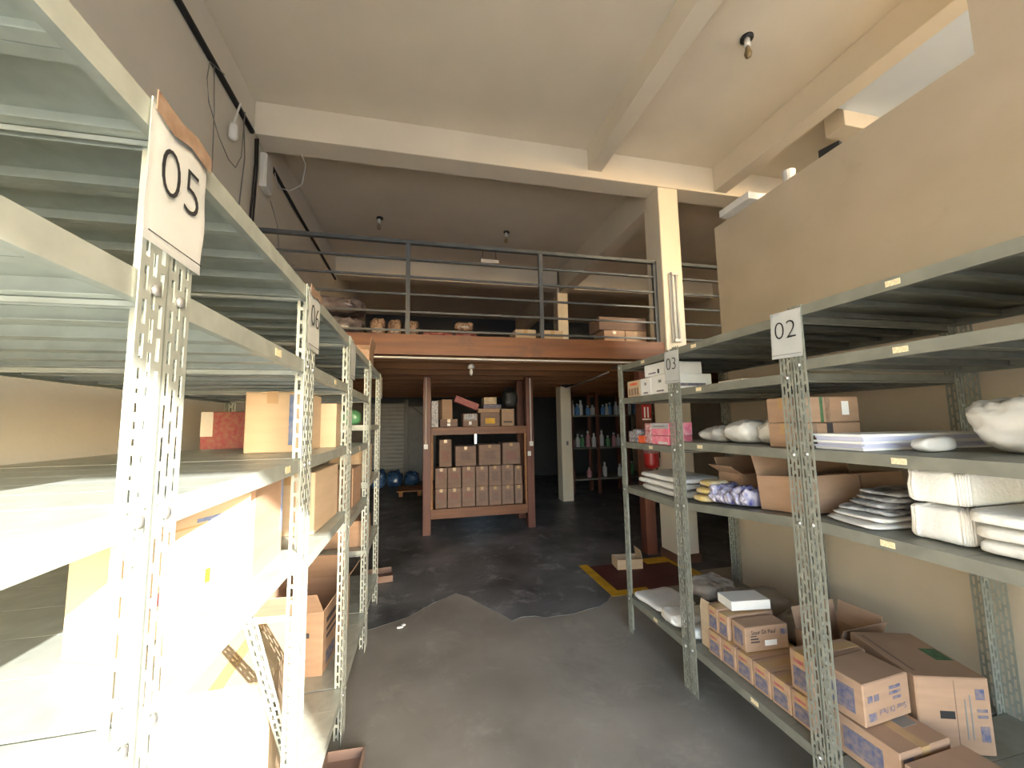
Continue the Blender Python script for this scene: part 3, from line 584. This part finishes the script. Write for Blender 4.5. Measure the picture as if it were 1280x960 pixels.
# ------------------------------------------------------------------ mezzanine railing and goods
def railing(label, x0, x1, posts):
    r = empty('railing', (0, 4.30, ZM), 0, label, 'railing', 'grey steel railings of the mezzanine')
    for z in (0.02, 0.215, 0.405, 0.595, 0.785): MB().box(x0, -0.010, z+0.03, x1, 0.010, z+0.05).build('rail', 'rail_grey', r)
    MB().box(x0, -0.025, 0.99, x1, 0.025, 1.03).build('top_rail', 'rail_grey', r, bevel=0.004)
    for p in posts: MB().box(p-0.022, -0.022, 0.001, p+0.022, 0.022, 0.99).build('post', 'rail_grey', r)
    return r
railing('dark grey railing along the mezzanine edge, left of the column', XW+0.002, 2.776, (-0.155, 1.30, 2.752))
bpy.data.objects['railing'].location.y = 4.13
r2 = railing('short dark grey railing right of the column', 3.07, 6.4, (3.10, 4.7, 6.35)); r2.location.y = 4.13
WR = 'wrapped goods on the mezzanine'
def goods(nm, la, x, z, s, rz, m, seed, y=4.45, amp=0.13):
    return pillow(nm, la, 'bag', (x, y, ZM+0.001+z), s, R_(rz), WR, m=m, seed=seed, amp=amp, freq=6, e=0.4)
goods('wrapped_bundle', 'bottom dark plastic wrapped bundle at the left end of the mezzanine', -1.02, 0, (0.86, 0.5, 0.24), 4, 'dark_wrap', 101)
goods('wrapped_bundle', 'top dark plastic wrapped bundle at the left end of the mezzanine', -1.00, 0.245, (0.80, 0.46, 0.22), -6, 'dark_wrap', 102)
for k, x in enumerate((-0.475, -0.30, -0.125)):
    goods('mixed_packet', ('left', 'middle', 'right')[k]+' multicoloured packet behind the railing on the mezzanine', x, 0, (0.165, 0.3, 0.25-0.012*k), 0, 'mixed_wrap', 110+k)
goods('red_packet', 'flat red packet lying on the mezzanine edge', 0.16, 0, (0.36, 0.3, 0.12), 0, 'red_wrap', 120)
goods('red_packet', 'flat red packet next to the round orange packet', 0.48, 0, (0.26, 0.3, 0.13), 0, 'red_wrap', 121)
goods('round_packet', 'round orange red packet on top of the flat red packets', 0.46, 0.132, (0.22, 0.2, 0.11), 0, 'mixed_wrap', 122)
MC = 'cartons on the mezzanine'
carton('low carton left of the middle railing post on the mezzanine', 1.05, 1.30, 4.36, 4.66, ZM, 0.17, 0, 'carton_pale', group=MC)
carton('low carton right of the middle railing post on the mezzanine', 1.37, 1.64, 4.36, 4.66, ZM, 0.17, 0, 'carton_pale', group=MC)
carton('lower left carton of the stack by the column on the mezzanine', 2.17, 2.45, 4.36, 4.66, ZM, 0.20, 0, 'carton', group=MC)
carton('lower right carton of the stack by the column on the mezzanine', 2.46, 2.75, 4.36, 4.66, ZM, 0.20, 0, 'carton', group=MC)
carton('wide carton on top of the stack by the column on the mezzanine', 2.11, 2.75, 4.36, 4.66, ZM+0.2035, 0.165, 0, 'carton_dark', group=MC)
carton('long white flat box lying on the parapet top', 2.56, 2.78, 2.50, 2.82, 3.37, 0.06, 0, 'white_box', tape=False, name='flat_box')
cup = MB().lathe([(0.035, 0), (0.045, 0.09), (0.045, 0.095), (0.001, 0.095)], 14).build('cup', 'plastic_fit', None, (2.71, 2.27, 3.371)); tag(cup, 'small white cup on the parapet top', 'cup')
tag(MB().box(-0.03, -0.06, 0, 0.03, 0.06, 0.06).build('adapter', 'cable_black', None, (2.70, 1.95, 3.371), (0, 0, 0.3), bevel=0.004), 'small black plug adapter on the parapet top', 'adapter')

# ------------------------------------------------------------------ timber rack under the mezzanine
rk = empty('timber_rack', (0.85, 6.0, 0.003), 0, 'red brown timber rack full of cartons under the mezzanine', 'rack')
RB = ZM-0.203
for x in (-0.84, 0.73):
    for y in (0.0, 0.60): MB().box(x, y-0.06, 0, x+0.115, y+0.06, RB-0.003).build('post', 'wood_red_v', rk, bevel=0.004)
MB().box(-0.73, -0.05, 0.22, 0.735, -0.01, 0.355).build('front_rail', 'wood_red', rk); MB().box(-0.73, -0.01, 0.325, 0.735, 0.62, 0.355).build('shelf_board', 'wood_red', rk)
MB().box(-0.73, -0.05, 1.43, 0.735, -0.01, 1.54).build('front_rail', 'wood_red', rk); MB().box(-0.73, -0.01, 1.51, 0.735, 0.62, 1.54).build('shelf_board', 'wood_red', rk)
for x in (-0.725, 0.70): MB().box(x, -0.03, 0.356, x+0.03, 0.0, 1.43).build('batten', 'wood_joist', rk)
for x, zz in ((-0.80, 1.30), (0.80, 1.30)):
    MB().tube([(x, -0.068, RB-0.02), (x, -0.068, zz)], 0.008, 6).build('conduit', 'pvc', rk)
    MB().box(x-0.03, -0.085, zz-0.07, x+0.03, -0.061, zz+0.0).build('switch_box', 'plastic_fit', rk, bevel=0.004)
MB().box(0.74, -0.085, 1.08, 0.79, -0.061, 1.15).build('socket', 'plastic_fit', rk, bevel=0.004)
RG = 'cartons in the timber rack'
od = ('first', 'second', 'third', 'fourth', 'fifth', 'sixth', 'last')
xe = [0.185, 0.365, 0.575, 0.785, 0.985, 1.185, 1.385, 1.515]
for row, (zb, zh, la) in enumerate(((0.358, 0.285, 'bottom'), (0.645, 0.31, 'middle'))):
    for k in range(7):
        carton('%s carton from the left in the %s row of the timber rack' % (od[k], la), xe[k]+0.006, xe[k+1]-0.006, 5.985+random.uniform(0, 0.03), 6.4, zb, zh-0.003-random.uniform(0, 0.02)*row, R_(random.uniform(-0.3, 0.3)), 'carton_dark', group=RG,
               prints=(('y-', 0.2, 0.45, 0.8, 0.75, 'faint_red'),) if k < 3 else (('y-', 0.25, 0.25, 0.75, 0.7, 'faint_dark'),))
for (xa, xb, hh, k) in ((0.245, 0.425, 0.40, 0), (0.49, 0.80, 0.295, 1), (0.835, 1.17, 0.31, 2), (1.215, 1.49, 0.33, 3)):
    carton('%s carton from the left in the top row under the timber rack shelf' % od[k], xa, xb, 6.0, 6.42, 0.957, hh, R_((1, -1, 1.5, -2)[k]), 'carton_dark', group=RG, prints=(('y-', 0.25, 0.3, 0.75, 0.7, 'faint_dark'),) if k in (1, 2) else (('y-', 0.2, 0.2, 0.8, 0.6, 'faint_red'),))
zu = 1.545
carton('tall purple speckled pack at the left of the timber rack upper shelf', 0.13, 0.235, 6.02, 6.25, zu, 0.40, 0, 'navy_pack', tape=False, group=RG)
carton('open carton standing on the upper left of the timber rack', 0.26, 0.42, 6.10, 6.36, zu+0.122, 0.30, R_(14), 'carton', opened=(None, None, None, None), group=RG)
carton('low carton with white label on the timber rack upper shelf', 0.26, 0.52, 6.0, 6.30, zu, 0.12, 0, 'carton_dark', prints=(('y-', 0.4, 0.15, 0.58, 0.45, 'paper'),), group=RG)
carton('bottle carton in the middle of the timber rack upper shelf', 0.60, 0.83, 6.0, 6.3, zu, 0.20, 0, 'carton_dark', tape=False, prints=(('y-', 0.1, 0.5, 0.9, 0.95, 'navy_pack'), ('y-', 0.4, 0.15, 0.58, 0.4, 'paper')), group=RG)
c_ = carton('red brown carton tipped sideways on top of the bottle carton', 0.46, 0.84, 6.02, 6.2, zu+0.34, 0.10, 0, 'red_print', tape=False, group=RG); c_.rotation_euler = (0, R_(22), 0); c_.location = (0.645, 6.12, zu+0.32)
carton('yellow labelled carton on the timber rack upper shelf', 0.87, 1.17, 6.0, 6.3, zu, 0.21, 0, 'carton_dark', tape=False, prints=(('y-', 0.25, 0.2, 0.75, 0.6, 'floor_yellow'),), group=RG)
carton('flat carton lying across the yellow labelled carton', 0.84, 1.18, 6.0, 6.32, zu+0.213, 0.06, R_(-2), 'carton', group=RG)
carton('orange brown carton on top of the pile in the timber rack', 0.93, 1.13, 6.02, 6.3, zu+0.34, 0.11, 0, 'carton_pale', group=RG)
carton('blue flat pack under the orange brown carton in the timber rack', 0.92, 1.20, 6.02, 6.3, zu+0.275, 0.062, 0, 'blue_print', tape=False, group=RG)
carton('upright pale carton at the right of the timber rack upper shelf', 1.20, 1.40, 6.0, 6.3, zu, 0.265, 0, 'carton', prints=(('y-', 0.49, 0, 0.51, 1, 'tape_brown'), ('y-', 0.15, 0.2, 0.85, 0.28, 'dark_print')), group=RG)
bag = pillow('dark_sack', 'dark sack hanging high at the right of the timber rack', 'bag', (1.40, 6.3, zu+0.27), (0.26, 0.3, 0.38), 0, None, m='cable_black', seed=130, amp=0.15)

# ------------------------------------------------------------------ things by the front column
wp = struct(MB().box(2.62, 4.36, 0.0045, 2.755, 4.49, ZM-0.205).build('timber_support', 'wood_red_v', None, bevel=0.004), 'red brown timber support post beside the column')
fe = empty('fire_extinguisher', (2.665, 4.255, 1.03), 0, 'red fire extinguisher hanging by the column behind the right shelving', 'extinguisher')
MB().lathe([(0.05, 0), (0.082, 0.015), (0.086, 0.05), (0.086, 0.36), (0.07, 0.42), (0.03, 0.45), (0.03, 0.47)], 20).build('cylinder', 'red_paint', fe, smooth=True)
MB().lathe([(0.0868, 0.18), (0.0868, 0.34)], 20).build('label', 'redcheck_pack', fe, smooth=True)
MB().box(-0.02, -0.02, 0.47, 0.02, 0.02, 0.51).box(-0.02, -0.11, 0.505, 0.02, 0.02, 0.52).build('valve', 'cable_black', fe)
MB().tube([(0.02, 0, 0.49), (0.09, -0.01, 0.46), (0.10, -0.01, 0.30), (0.095, -0.02, 0.12)], 0.009, 8).build('hose', 'cable_black', fe, smooth=True)
MB().box(-0.03, 0.08, 0.38, 0.03, 0.105, 0.44).build('bracket', 'rail_grey', fe)
sg = empty('safety_sign', (2.70, 4.35, 1.60), 0, 'red and white safety sign above the fire extinguisher', 'sign')
MB().box(-0.07, 0, 0, 0.055, 0.005, 0.19).build('plate', 'red_paint', sg)
for u in (-0.045, 0.0): MB().box(u, -0.0015, 0.03, u+0.02, 0.0, 0.16).build('white_bar', 'paper', sg)
MB().box(-0.07, -0.001, 0.0, 0.055, 0.0, 0.02).build('white_bar', 'paper', sg)
carton('low open carton tray on the red floor marking', 2.06, 2.34, 4.00, 4.19, 0.0055, 0.10, R_(-8), 'carton_pale', opened=(None, -10, None, None), name='cardboard_tray')
fl = empty('wall_lamp', (2.90, 3.998, 2.50), 0, 'white fluorescent batten fixed upright on the column', 'lamp')
MB().box(-0.05, -0.03, 0, 0.05, 0.0, 0.84).build('housing', 'plastic_fit', fl, bevel=0.006)
for u in (-0.026, 0.026): MB().tube([(u, -0.048, 0.03), (u, -0.048, 0.81)], 0.013, 10).build('tube', 'bulb', fl, smooth=True)
for z in (0.0, 0.80): MB().box(-0.048, -0.066, z, 0.048, -0.03, z+0.035).build('lamp_holder', 'pvc', fl)

# ------------------------------------------------------------------ lamps, cables, pipes
def socket(label, x, y, z):
    s = empty('ceiling_lamp', (x, y, z), 0, label, 'lamp', 'bare bulb sockets on the ceiling')
    MB().lathe([(0.05, 0), (0.05, -0.02), (0.03, -0.03)], 14).build('rose', 'cable_black', s, smooth=True)
    MB().lathe([(0.022, -0.03), (0.026, -0.09), (0.02, -0.10)], 12, (-0.01, -0.01, 0)).build('socket', 'plastic_fit', s, smooth=True)
    MB().lathe([(0.014, -0.10), (0.022, -0.13), (0.030, -0.16), (0.022, -0.19), (0.004, -0.20)], 12, (-0.01, -0.01, 0)).build('bulb', 'brass', s, smooth=True)
socket('bare bulb socket on the bright ceiling above the right shelves', 2.62, 2.45, ZC)
socket('bare bulb socket on the ceiling above the left of the mezzanine', -0.65, 6.03, ZC)
socket('bare bulb socket on the ceiling above the middle of the mezzanine', 1.35, 6.1, ZC)
hl = empty('hanging_lamp', (1.16, 6.7, ZC), 0, 'small white fluorescent fitting hanging over the mezzanine', 'lamp')
MB().box(-0.16, -0.05, -0.32, 0.16, 0.05, -0.26).build('housing', 'plastic_fit', hl)
for u in (-0.12, 0.12): MB().tube([(u, 0, -0.26), (u, 0, -0.001)], 0.006, 6).build('rod', 'rail_grey', hl)
MB().tube([(-0.15, 0, -0.345), (0.15, 0, -0.345)], 0.013, 8).build('tube', 'bulb', hl)
kb = empty('key_bulb', (0.57, 4.60, ZM-0.20), 0, 'small bulb holder hanging under the mezzanine beam', 'lamp')
MB().tube([(0, 0, 0.0), (0, 0, -0.17)], 0.005, 6).build('cord', 'cable_black', kb)
MB().lathe([(0.02, -0.16), (0.042, -0.185), (0.042, -0.215), (0.015, -0.23)], 12).build('holder', 'plastic_fit', kb, smooth=True)
MB().lathe([(0.014, -0.23), (0.024, -0.27), (0.014, -0.30), (0.002, -0.31)], 10).build('bulb', 'bulb', kb, smooth=True)
kb.location = (0.57, 4.68, ZM-0.032)
tag(MB().tube([(-1.58, 4.026, 2.265), (-0.5, 4.026, 2.268), (0.6, 4.026, 2.262), (2.75, 4.026, 2.255)], 0.011, 8).build('conduit', 'pvc', None, smooth=True), 'pale conduit pipe running along the mezzanine fascia', 'pipe')
tag(MB().tube([(2.86, 7.58, 2.285), (2.72, 6.0, 2.285), (2.56, 5.05, 2.285)], 0.012, 8).build('conduit', 'pvc', None, smooth=True), 'pale conduit pipe receding under the mezzanine joists', 'pipe')
tag(MB().tube([(2.43, 4.70, 2.285), (2.46, 4.12, 2.27)], 0.014, 8).build('fluorescent_tube', 'bulb', None, smooth=True), 'bare white tube under the mezzanine beside the right shelving', 'lamp')
XC = XW+0.02
tag(MB().tube([(XC, y, z) for y, z in ((-1.9, 4.41), (1.0, 4.41), (2.8, 4.40), (3.5, 4.385), (3.9, 4.375))], 0.024, 8).build('cable_trunk', 'cable_black', None, smooth=True), 'thick black cable running high along the left wall in front of the beam', 'cable')
tag(MB().tube([(XC, y, z) for y, z in ((4.30, 4.36), (5.2, 4.33), (6.2, 4.32), (7.55, 4.29))], 0.020, 8).build('cable_trunk', 'cable_black', None, smooth=True), 'thick black cable running along the left wall above the mezzanine', 'cable')
wires = [('black cable hanging straight down the left wall, thicker of the two', 0.010, 'cable_black', [(XC, 3.98, 4.36), (XC+0.01, 3.97, 4.1), (XC, 3.95, 3.6), (XC, 3.94, 2.9)]),
         ('black cable hanging down the left wall beside the white box', 0.010, 'cable_black', [(XC, 4.03, 4.40), (XC+0.01, 4.02, 4.1), (XC, 4.01, 3.6), (XC, 3.99, 2.9)]),
         ('thin dark cable hanging from the cable bundle on the left wall', 0.006, 'cable_grey', [(XC, 3.72, 4.36), (XC+0.015, 3.74, 4.0), (XC, 3.70, 3.4), (XC, 3.70, 2.9)]),
         ('grey wire loop dangling from the bundle on the left wall', 0.004, 'cable_grey', [(XC+0.05, 3.25, 4.36), (XC+0.06, 3.02, 4.25), (XC+0.06, 3.00, 4.1), (XC+0.06, 3.04, 3.95), (XC+0.06, 3.2, 3.80), (XC+0.06, 3.36, 3.73), (XC+0.06, 3.48, 3.74), (XC+0.06, 3.57, 3.9), (XC+0.05, 3.62, 4.35)]),
         ('thin grey wire hanging furthest left on the wall', 0.004, 'cable_grey', [(XC, 3.2, 4.375), (XC+0.01, 3.22, 4.0), (XC+0.01, 3.24, 3.5), (XC, 3.24, 2.9)]),
         ('thin wire trailing below the white box on the left wall', 0.004, 'cable_grey', [(XC, 4.40, 3.98), (XC+0.01, 4.6, 3.8), (XC+0.01, 4.66, 3.55), (XC+0.01, 4.85, 3.45), (XC, 5.1, 3.55), (XC, 5.25, 3.62)]),
         ('pale wire looping under the ceiling beam', 0.005, 'pvc', [(XC+0.03, 4.40, 4.30), (XC+0.06, 4.42, 4.15), (XC+0.18, 4.42, 4.12), (XC+0.30, 4.40, 4.2), (XC+0.34, 4.36, 4.40), (XC+0.34, 4.2, 4.418)])]
for la, r, m_, pts in wires: tag(MB().tube(pts, r, 6).build('wire', m_, None, smooth=True), la, 'cable')
jb = empty('junction_box', (XW+0.001, 4.22, 3.98), 0, 'white plastic junction box on the left wall under the beam', 'box')
MB().box(0, -0.09, 0, 0.06, 0.09, 0.36).build('body', 'plastic_fit', jb, bevel=0.008); MB().box(0.06, -0.08, 0.01, 0.068, 0.08, 0.35).build('lid', 'plastic_fit', jb, bevel=0.003)
pg = empty('power_plug', (XC+0.06, 3.42, 3.94), 0, 'white plug with short cord hanging from the cable bundle', 'plug')
MB().lathe([(0.02, 0), (0.035, 0.02), (0.032, 0.12), (0.015, 0.15)], 10).build('plug_body', 'plastic_fit', pg, smooth=True); MB().tube([(0, 0, 0.15), (0, 0.05, 0.3), (0, 0.09, 0.40)], 0.008, 6).build('cord', 'plastic_fit', pg)

# ------------------------------------------------------------------ dim storage beyond
fs = empty('storage_shelf', (3.2, 8.25, 0.003), 0, 'dark timber storage shelf with bottles under the mezzanine on the right', 'shelf')
for x in (0, 0.62, 1.35, 2.1): 
    for y in (0, 0.45): MB().box(x, y-0.03, 0, x+0.06, y+0.03, 2.25).build('post', 'wood_red_v', fs)
for z in (0.30, 0.98, 1.70): MB().box(0, -0.03, z, 2.16, 0.48, z+0.03).build('shelf', 'steel_dark', fs)
bt = {}
for m_ in ('bottle_white', 'bottle_blue', 'bottle_green', 'bottle_pink'):
    bt[m_] = (MB().lathe([(0.045, 0), (0.05, 0.01), (0.05, 0.16), (0.02, 0.20), (0.02, 0.22)], 12).mesh('body', m_, True), MB().lathe([(0.024, 0.22), (0.024, 0.25), (0.01, 0.255)], 12).mesh('cap', 'bottle_white', True))
names = {'bottle_white': 'white', 'bottle_blue': 'blue', 'bottle_green': 'green', 'bottle_pink': 'pink'}
ORD = ('leftmost', 'second', 'third', 'fourth', 'fifth', 'sixth', 'seventh', 'eighth', 'ninth', 'tenth', 'eleventh', 'twelfth', 'thirteenth', 'fourteenth', 'fifteenth', 'last')
for z, la in ((0.333, 'lowest'), (1.013, 'middle'), (1.733, 'upper')):
    nb = 0
    for k in range(16):
        if z < 0.5 and k % 3: continue
        m_ = (['bottle_white', 'bottle_blue', 'bottle_white', 'bottle_blue', 'bottle_white'] if z > 1.5 else ['bottle_pink', 'bottle_white', 'bottle_green', 'bottle_pink', 'bottle_white'])[k % 5]
        s_ = 0.75+0.7*random.random()
        b_ = empty('bottle', (3.33+k*0.122, 8.38+random.uniform(0, 0.14), z+0.003), 0, '%s bottle, %s, from the left on the %s deck of the dark storage shelf' % (ORD[nb], names[m_], la), 'bottle', 'bottles on the %s deck of the dark storage shelf' % la)
        nb += 1
        b_.scale = (1, 1, s_)
        for nm2, me in zip(('body', 'cap'), bt[m_]): place(nm2, me, b_)
for k in range(3):
    pillow('blue_bundle', ('left', 'middle', 'right')[k]+' shiny blue plastic bundle by the roller shutter', 'bag', (-1.1+0.42*k, 10.6+0.1*k, 0.004), (0.40, 0.5, 0.5-0.06*k), 0, 'blue bundles by the roller shutter', m='blue_plastic', seed=140+k, amp=0.2)
pl = empty('pallet', (-0.1, 9.6, 0.004), 0, 'low pale platform beside the blue bundles', 'pallet')
for k in range(5): MB().box(-0.45, -0.4+k*0.17, 0.1, 0.45, -0.4+k*0.17+0.13, 0.125).build('plank', 'wood_joist', pl)
for x in (-0.4, 0, 0.36): MB().box(x, -0.4, 0, x+0.08, 0.41, 0.1).build('bearer', 'wood_joist', pl)
for i, (x, y) in enumerate(((-0.165, 3.39), (-0.14, 3.42))):
    tag(pillow('paper_scrap', None, None, (x, y, 0.001), (0.05-0.02*i, 0.03, 0.012), R_(30*i), m='paper', seed=150+i, nu=12, nv=6), ('larger', 'smaller')[i]+' white paper scrap on the floor left of the aisle', 'paper scrap', 'paper scraps on the floor')
